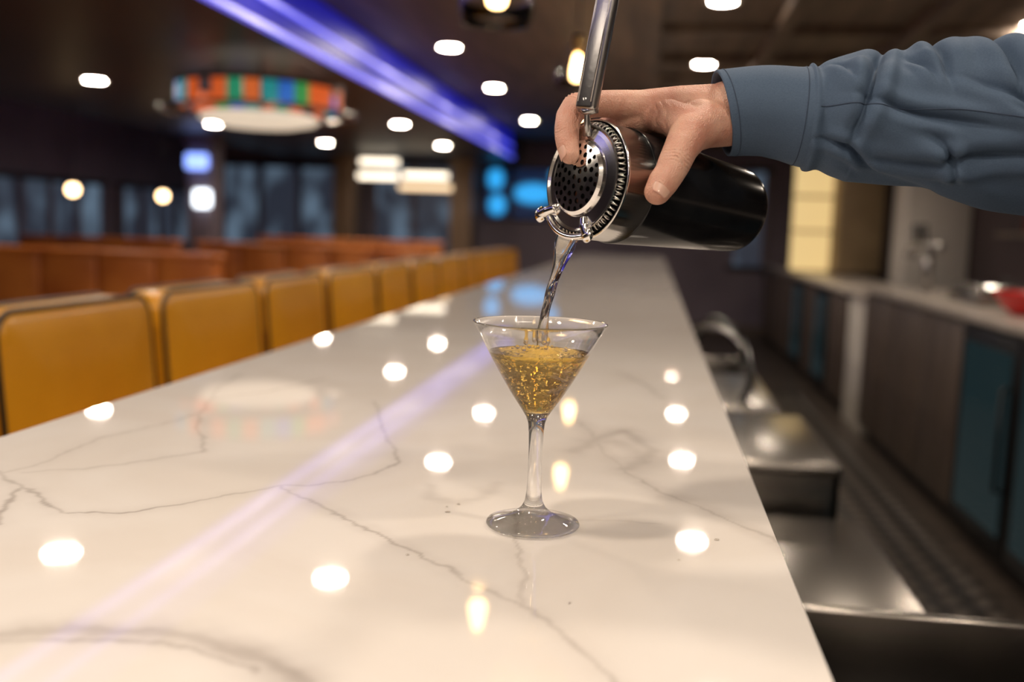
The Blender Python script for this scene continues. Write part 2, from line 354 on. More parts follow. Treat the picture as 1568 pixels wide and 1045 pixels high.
def tv(x0,x1,z0,z1,blobs):
    e=empty('wall_television',((x0+x1)/2,YF,(z0+z1)/2))
    box('bezel',(x0-.02,YF-.07,z0-.02),(x1+.02,YF-.01,z1+.02),M_blackmetal,e,.006,2)
    m=emis('tv_picture',(0.1,0.5,1.0),1.1,(0.01,0.01,0.01))
    cx=coords(m); prev=None
    for (bx,bz,rx,rz) in blobs:
        mp=N(m,'ShaderNodeMapping'); mp.inputs['Location'].default_value=(-bx/rx,0,-bz/rz); mp.inputs['Scale'].default_value=(1/rx,0,1/rz)
        LK(m,cx,mp.inputs['Vector']); g=N(m,'ShaderNodeTexGradient',gradient_type='SPHERICAL'); LK(m,mp.outputs['Vector'],g.inputs['Vector'])
        if prev is None: prev=g.outputs['Fac']
        else:
            a=N(m,'ShaderNodeMath',operation='MAXIMUM'); LK(m,prev,a.inputs[0]); LK(m,g.outputs['Fac'],a.inputs[1]); prev=a.outputs[0]
    r=N(m,'ShaderNodeValToRGB'); r.color_ramp.elements[0].color=(0.0,0.01,0.04,1); r.color_ramp.elements[1].position=.4; r.color_ramp.elements[1].color=(0.03,0.40,0.9,1)
    LK(m,prev,r.inputs['Fac']); LK(m,r.outputs['Color'],BS(m).inputs['Emission Color'])
    box('screen',(x0,YF-.074,z0),(x1,YF-.07,z1),m,e)
tv(-2.22,-1.92,1.42,2.05,[(-2.09,1.92,.13,.17),(-2.06,1.58,.14,.16)])
tv(-1.84,-1.2,1.42,2.05,[(-1.58,1.74,.33,.16),(-1.28,1.98,.1,.12)])
# stained glass chandelier
ch=empty('stained_glass_chandelier',(-2.2,5.4,1.95)); TC=Matrix.Translation((-2.2,5.4,0))
cols=[(1,.16,.03),(.5,.48,.42),(1,.16,.03),(.03,.4,.4),(.04,.2,.75),(.05,.4,.1),(1,.2,.04),(.03,.4,.2)]
cm=[emis('stained_glass_%d'%i,c,.5,tuple(x*.4 for x in c)) for i,c in enumerate(cols)]
dk=mat('chandelier_bronze',(.05,.035,.025),.4,.8)
seq=[6,1,5,4,3,0,None,0,7,6,3,4,5,2,0,None]
n=32
for i in range(n):
    if seq[i%16] is None: continue
    a0=2*math.pi*(i+.04)/n; a1=2*math.pi*(i+.96)/n; R0=.45
    p=[]
    for a in (a0,a1):
        for z in (1.90,2.015): p.append(TC@Vector((R0*math.cos(a),R0*math.sin(a),z)))
        for z in (2.015,1.90): p.append(TC@Vector(((R0-.012)*math.cos(a),(R0-.012)*math.sin(a),z)))
    meshpy('panel_%d'%i,p,[(0,1,5,4),(2,3,7,6),(1,2,6,5),(3,0,4,7),(0,3,2,1),(4,5,6,7)],cm[seq[i%16]],ch,False)
for z in (1.893,2.02): lathe('rim_%d'%int(z*100),[(.435,z-.008),(.465,z-.008),(.465,z+.008),(.435,z+.008)],dk,ch,TC,48,close=True)
lathe('lower_diffuser',[(0,1.80),(.2,1.805),(.30,1.825),(.33,1.85),(.30,1.87),(0,1.88)],emis('white_bowl',(1.0,0.82,0.62),.7),ch,TC,48)
lathe('canopy_ring',[(.50,1.872),(.54,1.872),(.54,1.888),(.50,1.888)],M_steel,ch,TC,48,close=True)
for a in range(4):
    t=a*math.pi/2+.4; tube('rod_%d'%a,[TC@Vector((.45*math.cos(t),.45*math.sin(t),2.02)),TC@Vector((.2*math.cos(t),.2*math.sin(t),ZS))],.006,M_blackmetal,ch,6)
    tube('arm_%d'%a,[TC@Vector((.52*math.cos(t),.52*math.sin(t),1.88)),TC@Vector((.29*math.cos(t),.29*math.sin(t),1.862))],.008,M_steel,ch,6)
for x,y in [(-4.5,7.3),(-4.5,8.75)]:
    e=empty('globe_pendant_light',(x,y,1.5))
    lathe('globe',[(0,-.045)]+[(.045*math.sin(math.pi*i/16),-.045*math.cos(math.pi*i/16)) for i in range(1,16)]+[(0,.045)],M_globe,e,Matrix.Translation((x,y,1.47)),32)
    lathe('cap',[(0,.09),(.02,.085),(.025,.04),(0,.04)],M_blackmetal,e,Matrix.Translation((x,y,1.47)),20)
    tube('cord',[(x,y,1.55),(x,y,ZS)],.004,M_blackmetal,e,6)
M_brass=mat('aged_brass',(.5,.33,.12),.3,1.0)
def pendant(x,y,z,sc=1.0):
    e=empty('glass_pendant_light',(x,y,z)); T=Matrix.Translation((x,y,z))@Matrix.Scale(sc,4)
    out=[(.03,.12),(.055,.10),(.085,.04),(.10,-.03),(.095,-.08)]
    lathe('shade',out+[(r-.003,zz) for r,zz in out[::-1]],M_shade,e,T,40,close=True)
    lathe('socket',[(0,.17),(.022,.165),(.026,.11),(.02,.075),(0,.075)],M_brass,e,T,24)
    lathe('bulb',[(0,.08),(.014,.07),(.02,.04),(.028,0),(.026,-.025),(.015,-.045),(0,-.05)],M_bulb,e,T,24)
    tube('cord',[(x,y,z+.16*sc),(x,y,ZC)],.004,M_blackmetal,e,6)
    lathe('canopy',[(0,ZC-.025),(.05,ZC-.02),(.06,ZC),(0,ZC)],M_blackmetal,e,Matrix.Translation((x,y,0)),24)
pendant(-.45,2.75,1.93); pendant(-.40,4.9,2.06); pendant(-.50,6.6,2.05)
# ------------------------------------------------------------------ back bar (right side)
def cabinet(y0,y1,x0,x1,h,fr,name='back_bar_cabinet'):
    e=empty(name,((x0+x1)/2,(y0+y1)/2,0))
    box('carcass',(x0+.02,y0,.08),(x1,y1,h-.04),M_wood,e)
    box('toe_kick',(x0+.07,y0,0),(x1,y1,.08),M_blackmetal,e)
    box('countertop',(x0-.02,y0-.01,h-.04),(x1,y1+.01,h),M_cream,e,.004,2)
    n=max(1,round((y1-y0)/.72)); w=(y1-y0)/n
    for i in range(n):
        a=y0+i*w+.008;b=y0+(i+1)*w-.008
        if i in fr:
            box('fridge_frame_%d'%i,(x0-.015,a,.1),(x0+.02,b,h-.06),M_blackmetal,e,.004,2)
            box('fridge_glass_%d'%i,(x0-.019,a+.06,.16),(x0-.014,b-.06,h-.12),M_fridge,e)
            tube('fridge_handle_%d'%i,[(x0-.05,a+.04,.35),(x0-.05,a+.04,.75)],.009,M_blackmetal,e,8)
            for k,z in enumerate((.35,.75)): tube('handle_post_%d_%d'%(i,k),[(x0-.05,a+.04,z),(x0-.01,a+.04,z)],.007,M_blackmetal,e,8)
        else:
            box('door_panel_%d'%i,(x0-.005,a,.1),(x0+.02,b,h-.06),M_wood,e,.004,2)
cabinet(-1.0,6.75,1.40,2.10,1.0,(0,1,2,3,5,6,7))
cabinet(7.5,12.9,1.42,2.0,.94,(1,3))
e=empty('end_pillar',(1.6,7.1,0)); box('pillar_body',(1.42,6.80,0),(1.85,7.4,.9),M_white,e,.01,2); box('pillar_cap',(1.40,6.79,.9),(1.87,7.42,.94),M_cream,e,.005,2)
e=empty('display_cabinet',(1.7,10.9,0))
box('amber_panel',(1.42,10.6,.96),(1.80,10.7,2.3),M_gold,e,.01,2); box('side_panel',(1.82,10.3,.96),(2.25,10.7,2.3),M_tan,e,.01,2)
box('shelf_1',(1.42,10.5,1.35),(1.80,10.62,1.37),M_tan,e); box('shelf_2',(1.42,10.5,1.7),(1.80,10.62,1.72),M_tan,e)
box('cabinet_top',(1.40,10.28,2.3),(2.27,10.72,2.36),M_tan,e)
e=empty('wall_pier',(2.4,9.3,0)); box('pier_body',(2.15,9.0,0),(2.68,9.5,ZC-.08),M_white,e,.01,2); box('pier_base',(2.12,8.97,0),(2.68,9.53,.12),M_wood,e)
e=empty('bottle_shelf',(2.5,4.5,1.4))
for i,z in enumerate((1.35,1.75)): box('shelf_board_%d'%i,(2.4,1.0,z),(2.69,7.5,z+.03),M_wood,e)
mb=[mat('bottle_glass_%d'%i,c,.08,Coat_Weight=.5) for i,c in enumerate([(.25,.1,.02),(.02,.08,.03),(.3,.25,.18),(.05,.02,.02),(.1,.02,.01)])]
for i in range(40):
    y=1.2+i*.155+random.uniform(-.02,.02); z=1.38 if i%2 else 1.78; h=random.uniform(.85,1.1)
    lathe('bottle_%d'%i,[(0,0),(.036,0),(.038,.01),(.038,.17*h),(.03,.2*h),(.014,.23*h),(.013,.29*h),(0,.29*h)],mb[i%5],e,Matrix.Translation((2.53,y,z)),16)
def lt(name,part,prof,m,x,y,z,n=32):
    e=empty(name,(x,y,z)); lathe(part,prof,m,e,Matrix.Translation((x,y,z)),n); return e
lt('mixing_bowl','bowl',[(0,0),(.06,0),(.11,.04),(.14,.09),(.15,.10),(.145,.10),(.105,.045),(.055,.008),(0,.006)],M_red,1.60,4.5,1.0)
e=empty('chafing_pan',(1.75,5.25,1.0)); box('pan',(1.55,5.0,1.0),(1.95,5.5,1.06),M_steel,e,.01,3); box('lid',(1.56,5.01,1.062),(1.94,5.49,1.10),M_chrome,e,.03,4); tube('lid_handle',[(1.75,5.17,1.10),(1.75,5.19,1.125),(1.75,5.31,1.125),(1.75,5.33,1.10)],.006,M_blackmetal,e,8)
e=empty('beer_tap',(1.62,6.2,1.0)); tube('column',[(1.62,6.2,1.0),(1.62,6.2,1.27)],.028,M_dsteel,e,16); tube('bar',[(1.62,6.0,1.27),(1.62,6.4,1.27)],.03,M_dsteel,e,16)
for i in range(3):
    y=6.08+i*.12; tube('spout_%d'%i,[(1.6,y,1.27),(1.53,y,1.25),(1.52,y,1.2)],.009,M_steel,e,8); tube('lever_%d'%i,[(1.57,y,1.29),(1.56,y,1.4)],[.008,.014],M_blackmetal,e,8)
# ------------------------------------------------------------------ under-bar steel equipment
def sinkunit(name,x0,x1,y0,y1,h,depth=.18,cover=.55):
    e=empty(name,((x0+x1)/2,(y0+y1)/2,0)); t=.02
    box('front_apron',(x1-t,y0,h-depth),(x1,y1,h),M_steel,e,.005,2); box('back_apron',(x0,y0,h-depth),(x0+t,y1,h+.05),M_steel,e,.005,2)
    box('end_near',(x0,y0,h-depth),(x1,y0+t,h),M_steel,e,.005,2); box('end_far',(x0,y1-t,h-depth),(x1,y1,h),M_steel,e,.005,2)
    box('basin_floor',(x0,y0,h-depth-.01),(x1,y1,h-depth+.01),M_dsteel,e)
    if cover>0: box('cover',(x0+.06,y0-.004,h-.02),(x1+.006,y0+(y1-y0)*cover,h+.012),M_steel,e,.014,4)
    for i,(x,y) in enumerate([(x0+.03,y0+.03),(x1-.03,y0+.03),(x0+.03,y1-.03),(x1-.03,y1-.03)]): tube('leg_%d'%(i+1),[(x,y,h-depth),(x,y,0)],.018,M_steel,e,10)
    return e
e=sinkunit('ice_bin',.12,.60,.50,1.24,.85,.3,0)
box('ice_liner',(.15,.53,.60),(.57,1.21,.66),M_blackmetal,e,.01,2)
sinkunit('bar_sink',.08,.46,1.42,2.10,.71,.16,1.0)
sinkunit('bar_sink',.08,.43,2.2,2.8,.80,.30,1.0)
sinkunit('bar_sink',.08,.40,3.0,4.3,.78,.25)
e=empty('bar_faucet',(.13,3.2,.8)); tube('spout',crom([(.12,3.1,.8),(.12,3.1,.98),(.2,3.05,1.02),(.27,3.0,.98),(.28,3.0,.92)],8),.011,M_dsteel,e,10)
tube('hose',crom([(.14,3.5,.8),(.2,3.55,1.0),(.3,3.4,.97),(.33,3.2,.86),(.3,3.1,.80)],8),.012,M_black,e,10)
e=empty('rubber_floor_mat',(.95,4,0)); box('mat_base',(.62,1.0,0),(1.3,8.5,.012),M_mat,e,.004,2)
vs=[];fs=[]
for i in range(60):
    for j in range(6):
        cx_=.67+j*.116; cy_=1.1+i*.122; b=len(vs); k=8
        for z,r in ((.012,.04),(.02,.034)):
            for a in range(k): vs.append((cx_+r*math.cos(a*2*math.pi/k),cy_+r*math.sin(a*2*math.pi/k),z))
        for a in range(k): fs.append((b+a,b+(a+1)%k,b+k+(a+1)%k,b+k+a))
        fs.append(tuple(b+k+a for a in range(k)))
meshpy('studs',vs,fs,mat('mat_studs',(.085,.068,.055),.35),e,False)
# ------------------------------------------------------------------ martini glass
GX,GY=-.082,.755
TG=Matrix.Translation((GX,GY,BZ+.0006))
gl=empty('martini_glass',(GX,GY,BZ))
outer=[(0,0.0),(.030,0.0),(.0355,.0008),(.0368,.0022),(.0360,.0038),(.030,.0052),(.022,.0075),(.014,.0110),(.0095,.0150),(.0070,.020),(.0058,.028),(.0053,.045),(.0054,.062),(.0058,.074),(.0066,.082),(.0085,.0870),(.0120,.0925),(.0165,.0990),(.0215,.1065),(.0265,.1145),(.0315,.1230),(.0365,.1320),(.0415,.1415),(.0465,.1510),(.0512,.1592),(.0518,.1600),(.0514,.1606)]
inner=[(.0507,.1602),(.0456,.1512),(.0406,.1417),(.0356,.1322),(.0306,.1233),(.0256,.1150),(.0206,.1072),(.0156,.1008),(.0106,.0955),(.006,.0925),(0,.0915)]
lathe('glass_body',outer+inner,M_glass,gl,TG,96)
M_liq=mat('amber_cocktail',(1.0,0.68,0.13),0.0,Transmission_Weight=1.0,IOR=1.30)
thin_mix(M_liq,(1.0,.80,.36),.08)
nb=N(M_liq,'ShaderNodeTexNoise'); nb.inputs['Scale'].default_value=65; nb.inputs['Detail'].default_value=2; nb.inputs['Distortion'].default_value=1.0; LK(M_liq,coords(M_liq),nb.inputs['Vector'])
bb=N(M_liq,'ShaderNodeBump'); bb.inputs['Strength'].default_value=.48; bb.inputs['Distance'].default_value=.003; LK(M_liq,nb.outputs['Fac'],bb.inputs['Height']); LK(M_liq,bb.outputs['Normal'],BS(M_liq).inputs['Normal'])
ZL=.1375
ip=[(r+.0003,z) for r,z in inner if z<ZL][::-1]
lp=[(0,.0912)]+ip[1:]+[(.0388,ZL)]
n=96; vs=[];fs=[]
for (r,z) in lp[1:]:
    for i in range(n): a=2*math.pi*i/n; vs.append(TG@Vector((r*math.cos(a),r*math.sin(a),z)))
b0=len(lp)-1
rings=[.036,.033,.029,.025,.021,.017,.013,.009,.005,.002]
for r in rings:
    for i in range(n):
        a=2*math.pi*i/n; x,y=r*math.cos(a),r*math.sin(a)
        ds=math.hypot(x-.002,y-.004)
        z=ZL+.0020*noise.noise(Vector((x*160,y*160,3)))*min(1,(.038-r)/.006)+.0026*math.exp(-((ds-.011)/.004)**2)*(1+.9*noise.noise(Vector((x*300,y*300,8))))-.003*math.exp(-(ds/.006)**2)
        vs.append(TG@Vector((x,y,z)))
tot=b0+len(rings)
for j in range(tot-1):
    for i in range(n): fs.append((j*n+i,j*n+(i+1)%n,(j+1)*n+(i+1)%n,(j+1)*n+i))
c0=len(vs); vs.append(TG@Vector((0,0,.0912))); c1=len(vs); vs.append(TG@Vector((0,0,ZL-.002)))
for i in range(n): fs.append((c0,(i+1)%n,i)); fs.append((c1,(tot-1)*n+i,(tot-1)*n+(i+1)%n))
o=meshpy('cocktail',vs,fs,M_liq,gl,True)
bm=bmesh.new(); bm.from_mesh(o.data); bmesh.ops.recalc_face_normals(bm,faces=bm.faces); bm.to_mesh(o.data); bm.free()
bm=bmesh.new()
for i in range(40):
    z=random.uniform(.108,.1355); rm=(z-.0917)/(.1375-.0917)*.033
    r=rm*math.sqrt(random.random()); a=random.uniform(0,6.283)
    bmesh.ops.create_icosphere(bm,subdivisions=2,radius=random.choice([.0008,.0012,.0018])*random.uniform(.8,1.1),matrix=TG@Matrix.Translation((r*math.cos(a),r*math.sin(a),z)))
me=bpy.data.meshes.new('air_bubbles'); bm.to_mesh(me); bm.free()
link('air_bubbles',me,mat('air_in_drink',(1,1,1),0.0,Transmission_Weight=1.0,IOR=.76),gl,True)
bm=bmesh.new()
for i in range(30):
    a=random.uniform(0,6.283); r=random.uniform(.004,.03); z=ZL+random.uniform(0,.004)+(0 if r>.018 else random.uniform(0,.007))
    bmesh.ops.create_icosphere(bm,subdivisions=2,radius=random.uniform(.0007,.0019),matrix=TG@Matrix.Translation((r*math.cos(a),r*math.sin(a),z)))
me=bpy.data.meshes.new('splash_drops'); bm.to_mesh(me); bm.free()
M_water=mat('clear_spirit',(1,.97,.91),0.0,Transmission_Weight=1.0,IOR=1.30)
thin_mix(M_water,(1,.98,.93),.10)
link('splash_drops',me,M_water,gl,True)
bm=bmesh.new()
for (x,y,r) in [(-.154,.775,.0022),(-.150,.80,.0016),(-.158,.79,.0012),(.06,.755,.002),(-.04,.60,.0012),(-.16,.665,.0014),(.03,.70,.0012)]:
    bmesh.ops.create_icosphere(bm,subdivisions=3,radius=r,matrix=Matrix.Translation((x,y,BZ+r*.12))@Matrix.Diagonal((1,1,.35,1)))
me=bpy.data.meshes.new('spilled_droplets'); bm.to_mesh(me); bm.free(); link('spilled_droplets',me,M_water,None,True)
# ------------------------------------------------------------------ shaker, strainer: pouring frame (real-world axes, units of 0.5 mm)
S=.000499
O=Vector((-.0489,.7697,1.3398)); RX=Vector((.9896,.1396,.0347)); UY=Vector((-.0501,.1085,.9928)); GW=Vector((-.0643,1.0128,.0484))
def dv(x,y,w): return RX*x+UY*y+GW*w
def W(x,y,w): return O+dv(x,y,w)*S
A=dv(.774,-.161,.613).normalized()
H=dv(.26,.94,-.08); H=(H-H.dot(A)*A).normalized()
K=dv(-.543,.3305,.772); K=(K-K.dot(A)*A-K.dot(H)*H).normalized()
MO=W(-7,2,0)
TT=Matrix((( *H,0),(*A.cross(H),0),(*A,0),(0,0,0,1))).transposed(); TT.translation=MO
sh=empty('cocktail_shaker',MO)
lathe('steel_collar',[(.0455,0),(.0462,.0006),(.0462,.0022),(.0452,.003),(.0446,.030),(.0436,.030),(.0442,.003),(.0448,.0008)],M_chrome,sh,TT,96,close=True)
lathe('steel_tin',[(.0436,.002),(.0438,.030),(.0345,.168),(.030,.172),(0,.172),(0,.170),(.029,.170),(.0335,.166),(.0426,.030),(.0428,.002)],M_dsteel,sh,TT,96)
lathe('vinyl_wrap',[(.0438,.0295),(.0452,.0297),(.0456,.0305),(.0362,.164),(.0352,.1695),(.0325,.1735),(.028,.1745),(0,.1745),(0,.1725),(.03,.1722),(.0345,.168)],M_black,sh,TT,96)
def D(al,be,n): return MO+(H*al+K*be)*S-A*(n*S)
st=empty('hawthorne_strainer',MO)
TD=Matrix(((*H,0),(*(-A).cross(H),0),(*(-A),0),(0,0,0,1))).transposed(); TD.translation=MO
mm=lambda p:p*S
prof=[(0,mm(25)),(mm(30),mm(24)),(mm(52),mm(21)),(mm(57),mm(17)),(mm(59),mm(12)),(mm(70),mm(10)),(mm(76),mm(9)),(mm(80),mm(12)),(mm(82),mm(12)),(mm(82),mm(10)),(mm(77),mm(6)),(mm(58),mm(7)),(mm(54),mm(14)),(mm(50),mm(18)),(mm(30),mm(21)),(0,mm(22))]
dome=lathe('perforated_disc',prof,M_chrome,st,TD,96)
bm=bmesh.new()
def hole(x,y,r):
    bmesh.ops.create_cone(bm,cap_ends=True,segments=14,radius1=r,radius2=r,depth=mm(30),matrix=TD@Matrix.Translation((x,y,mm(20))))
for (ring,cnt,rad,ph) in [(0,1,0,0),(14,6,4.0,.2),(26,11,4.2,.1),(37.5,16,4.2,0),(48,21,3.5,.1)]:
    for i in range(cnt):
        a=2*math.pi*i/cnt+ph; hole(mm(ring)*math.cos(a),mm(ring)*math.sin(a),mm(rad if ring else 4))
me=bpy.data.meshes.new('cut'); bm.to_mesh(me); bm.free(); cut=bpy.data.objects.new('cut',me); COL.objects.link(cut)
md=dome.modifiers.new('b','BOOLEAN'); md.object=cut; md.operation='DIFFERENCE'; md.solver='EXACT'
bpy.context.view_layer.update(); dg=bpy.context.evaluated_depsgraph_get()
nm=bpy.data.meshes.new_from_object(dome.evaluated_get(dg)); dome.modifiers.clear(); dome.data=nm
bpy.data.objects.remove(cut)
nm.polygons.foreach_set('use_smooth',[False]*len(nm.polygons))
pts=[]; turns=62; nn_=turns*9
for i in range(nn_):
    a=2*math.pi*i/nn_; b=2*math.pi*i*turns/nn_
    rr_=mm(80)+mm(6.5)*math.cos(b); pts.append(TD@Vector((rr_*math.cos(a),rr_*math.sin(a),mm(1)+mm(6.5)*math.sin(b))))
tube('spring_coil',pts,mm(1.3),M_chrome,st,6,True)
def prong(a0,b0,a1,b1,r,nm_):
    tube(nm_,crom([D(a0,b0,10),D((a0+a1)/2,(b0+b1)/2,14),D(a1,b1,13)],6),[mm(8)]*7+[mm(7)]*6,M_chrome,st,12)
    lathe(nm_+'_lobe',[(0,-r*.55),(r*.7,-r*.4),(r,0),(r*.7,r*.4),(0,r*.55)],M_chrome,st,Matrix.Translation(D(a1,b1,13))@TD.to_3x3().to_4x4(),24)
prong(-52,48,-66,80,mm(13),'prong_1'); prong(-60,-26,-82,-42,mm(12),'prong_2')
arc=[]
for i in range(13):
    t=math.radians(128+(208-128)*i/12); arc.append(D(90*math.cos(t),90*math.sin(t),9+5*math.sin(math.pi*i/12)))
tube('pouring_lip',arc,mm(5),M_chrome,st,10)
tube('neck',[D(64,0,14),D(84,0,20),D(100,0,24),D(118,0,26)],[mm(8),mm(5),mm(5),mm(9)],M_dsteel,st,12)
hb=bmesh.new(); bmesh.ops.create_cube(hb,size=1)
for v_ in hb.verts: v_.co=Vector(((v_.co.x+.5)*mm(250)+mm(100),v_.co.y*mm(44),v_.co.z*mm(15)+mm(26)))
bmesh.ops.bevel(hb,geom=list(hb.edges),offset=mm(6.5),segments=4,profile=.5,affect='EDGES')
hb.transform(TD); me=bpy.data.meshes.new('handle'); hb.to_mesh(me); hb.free(); link('handle',me,M_dsteel,st,True)
for k,off in enumerate((-15,15)): tube('handle_ridge_%d'%k,[D(112,0,0)+(-A).cross(H)*mm(off)-A*mm(32),D(345,0,0)+(-A).cross(H)*mm(off)-A*mm(32)],mm(2.2),M_dsteel,st,8)
tube('handle_stop',[D(103,0,22)+(-A).cross(H)*mm(19),D(98,0,26),D(103,0,22)-(-A).cross(H)*mm(19)],mm(6),M_dsteel,st,10)
lip=W(-37,-86,20); end=Vector((GX+.001,GY+.003,BZ+ZL-.002))
P=crom([lip+Vector((.006,.006,.012)),lip,lip+Vector((-.005,-.006,-.022)),lip+Vector((-.0105,-.012,-.045)),end+Vector((.0015,.001,.028)),end+Vector((0.0005,0,.012)),end],14)
vs=[];fs=[];n=24; up=RX.copy()
for i,p in enumerate(P):
    t=i/(len(P)-1); tan=(P[min(i+1,len(P)-1)]-P[max(i-1,0)]).normalized()
    x=(up-up.dot(tan)*tan).normalized(); y=tan.cross(x)
    w1=.0078*(1-t)**1.6+.0042+.0005*math.sin(t*34); w2=.0028+.0014*(1-t)+.0005*math.sin(t*26+1)
    tw=t*3.2
    for k in range(n):
        a=2*math.pi*k/n; e1=w1*math.cos(a)*(1+.16*math.cos(3*a+t*9)); e2=w2*math.sin(a)*(1+.25*math.sin(2*a+t*14))
        vs.append(p+x*(e1*math.cos(tw)-e2*math.sin(tw))+y*(e1*math.sin(tw)+e2*math.cos(tw)))
for i in range(len(P)-1):
    for k in range(n): fs.append((i*n+k,i*n+(k+1)%n,(i+1)*n+(k+1)%n,(i+1)*n+k))
fs.append(tuple(range(n))[::-1]); fs.append(tuple((len(P)-1)*n+k for k in range(n)))
meshpy('pouring_stream',vs,fs,M_water,sh,True)
# ------------------------------------------------------------------ hand and arm
F_=dv(-.6,.125,.79); F_=(F_-F_.dot(A)*A).normalized()
U1=dv(.204,.979,0); U1=(U1-U1.dot(A)*A-U1.dot(F_)*F_).normalized()
def PT(t,psi,r):
    p=math.radians(psi); return MO+A*(332*t*S)+(U1*math.cos(p)+F_*math.sin(p))*(r*S)
man=empty('bartender_arm',W(400,105,40))
M_skin=mat('skin',(0.60,0.34,0.24),0.45,Subsurface_Weight=.2,Subsurface_Scale=.004)
BS(M_skin).inputs['Subsurface Radius'].default_value=(1,.35,.2)
noise_color(M_skin,(0.52,0.235,0.165),(0.66,0.39,0.29),42,5,None,.32,.66)
sb=N(M_skin,'ShaderNodeTexVoronoi'); sb.inputs['Scale'].default_value=1100; LK(M_skin,coords(M_skin,(1,1,.6)),sb.inputs['Vector'])
sn=N(M_skin,'ShaderNodeTexNoise'); sn.inputs['Scale'].default_value=130; sn.inputs['Detail'].default_value=6; LK(M_skin,coords(M_skin),sn.inputs['Vector'])
sa=N(M_skin,'ShaderNodeMath',operation='MULTIPLY_ADD'); LK(M_skin,sn.outputs['Fac'],sa.inputs[0]); sa.inputs[1].default_value=2.5; LK(M_skin,sb.outputs['Distance'],sa.inputs[2])
sbm=N(M_skin,'ShaderNodeBump'); sbm.inputs['Strength'].default_value=.5; sbm.inputs['Distance'].default_value=.0008; LK(M_skin,sa.outputs[0],sbm.inputs['Height']); LK(M_skin,sbm.outputs['Normal'],BS(M_skin).inputs['Normal'])
chains=[]
def ch_(*pr): chains.append([(Vector(p),r*S) for p,r in pr])
ch_((W(330,112,58),52),(W(262,112,60),50),(W(215,110,60),48))
ch_((W(215,116,54),36),(W(150,119,52),31),(W(78,116,46),26))
ch_((W(215,112,70),38),(W(150,110,74),34),(PT(.28,12,113),26))
ch_((W(215,105,80),38),(W(160,98,95),32),(PT(.40,16,112),25))
ch_((W(215,98,85),36),(W(180,86,110),30),(PT(.52,18,108),22))
ch_((W(78,117,46),26),(W(45,120,38),22.5),(W(10,120,28),21),(W(-24,115,17),21.5),(W(-34,98,8),20.5),(W(-37,80,0),19.5),(W(-37,68,-5),19),(W(-35,52,-11),17.5),(W(-32,40,-16),15.5))
ch_((PT(.28,12,113),26),(PT(.21,42,106),21),(PT(.17,68,107),21),(PT(.16,100,104),18.5),(PT(.17,122,102),15.5))
ch_((PT(.40,16,112),25),(PT(.335,42,106),20.5),(PT(.29,70,106),20.5),(PT(.28,100,103),18),(PT(.29,124,101),15))
ch_((PT(.52,18,108),22),(PT(.46,44,103),18),(PT(.415,66,102),18),(PT(.405,92,99),16),(PT(.41,112,97),13.5))
ch_((W(215,92,52),38),(W(180,88,26),37),(W(152,74,-4),32),(W(136,50,-27),26.5),(W(124,26,-41),25),(W(117,12,-46),23),(W(107,-2,-50),23),(W(98,-16,-55),20))
ch_((W(95,104,44),24),(W(122,98,26),28),(W(150,84,6),31))
ch_((W(190,100,52),40),(W(140,108,62),34))
ch_((W(170,92,34),36),(W(125,100,50),28))
ch_((W(200,137,44),16),(W(140,141,44),9),(W(84,137,42),7))
ch_((W(200,139,66),14),(W(140,139,72),8),(PT(.28,6,134),7))
bm=bmesh.new(); bmesh.ops.create_icosphere(bm,subdivisions=3,radius=1)
ico=np.array([v.co[:] for v in bm.verts]); icf=np.array([[v.index for v in f.verts] for f in bm.faces]); bm.free()
AV=[];AF=[];base=0
for c in chains:
    for (p,r),(p2,r2) in zip(c[:-1],c[1:]):
        L=(p2-p).length; k=max(2,int(L/(min(r,r2)*.25)))
        for i in range(k+1):
            t=i/k; AV.append(ico*(r*(1-t)+r2*t)+np.array(p.lerp(p2,t)[:])); AF.append(icf+base); base+=len(ico)
AV=np.concatenate(AV); AF=np.concatenate(AF)
me=bpy.data.meshes.new('hand'); me.vertices.add(len(AV)); me.vertices.foreach_set('co',AV.ravel())
me.loops.add(AF.size); me.loops.foreach_set('vertex_index',AF.ravel()); me.polygons.add(len(AF)); me.polygons.foreach_set('loop_start',np.arange(0,AF.size,3)); me.update(calc_edges=True)
hand=link('hand',me,M_skin,man,True)
rm=hand.modifiers.new('r','REMESH'); rm.mode='VOXEL'; rm.voxel_size=.0009
sm=hand.modifiers.new('s','SMOOTH'); sm.factor=.5; sm.iterations=12
bpy.context.view_layer.update(); dg=bpy.context.evaluated_depsgraph_get()
nm=bpy.data.meshes.new_from_object(hand.evaluated_get(dg)); hand.modifiers.clear(); hand.data=nm
nm.polygons.foreach_set('use_smooth',[True]*len(nm.polygons))
nv_=len(nm.vertices); CO=np.empty(nv_*3); nm.vertices.foreach_get('co',CO); CO=CO.reshape(-1,3)
NO=np.empty(nv_*3); nm.vertices.foreach_get('normal',NO); NO=NO.reshape(-1,3)
def wrinkle(c,d,nrm,span,reach,amp,per):
    d=d.normalized(); nrm=(nrm-nrm.dot(d)*d).normalized(); l=np.array(d.cross(nrm)[:]); c=np.array(c[:]); d=np.array(d[:]); nrm=np.array(nrm[:])
    q=CO-c; ln=np.linalg.norm(q,axis=1)+1e-6; u=q@d; side=(q@nrm)/ln
    m_=np.where(ln<reach,np.clip(side+.15,0,None)*np.exp(-(u/span)**2),0)
    CO[:]+=NO*(-amp*m_*(.5+.5*np.cos(2*np.pi*(u+.0012*np.sin((q@l)*420))/per))**2.2)[:,None]
wrinkle(W(124,26,-41),W(107,-2,-50)-W(136,50,-27),dv(.25,.05,-1),.006,.017,.0011,.0030)
wrinkle(W(-24,115,17),W(-34,98,8)-W(10,120,28),dv(-.8,.8,-.3),.006,.016,.0011,.0030)
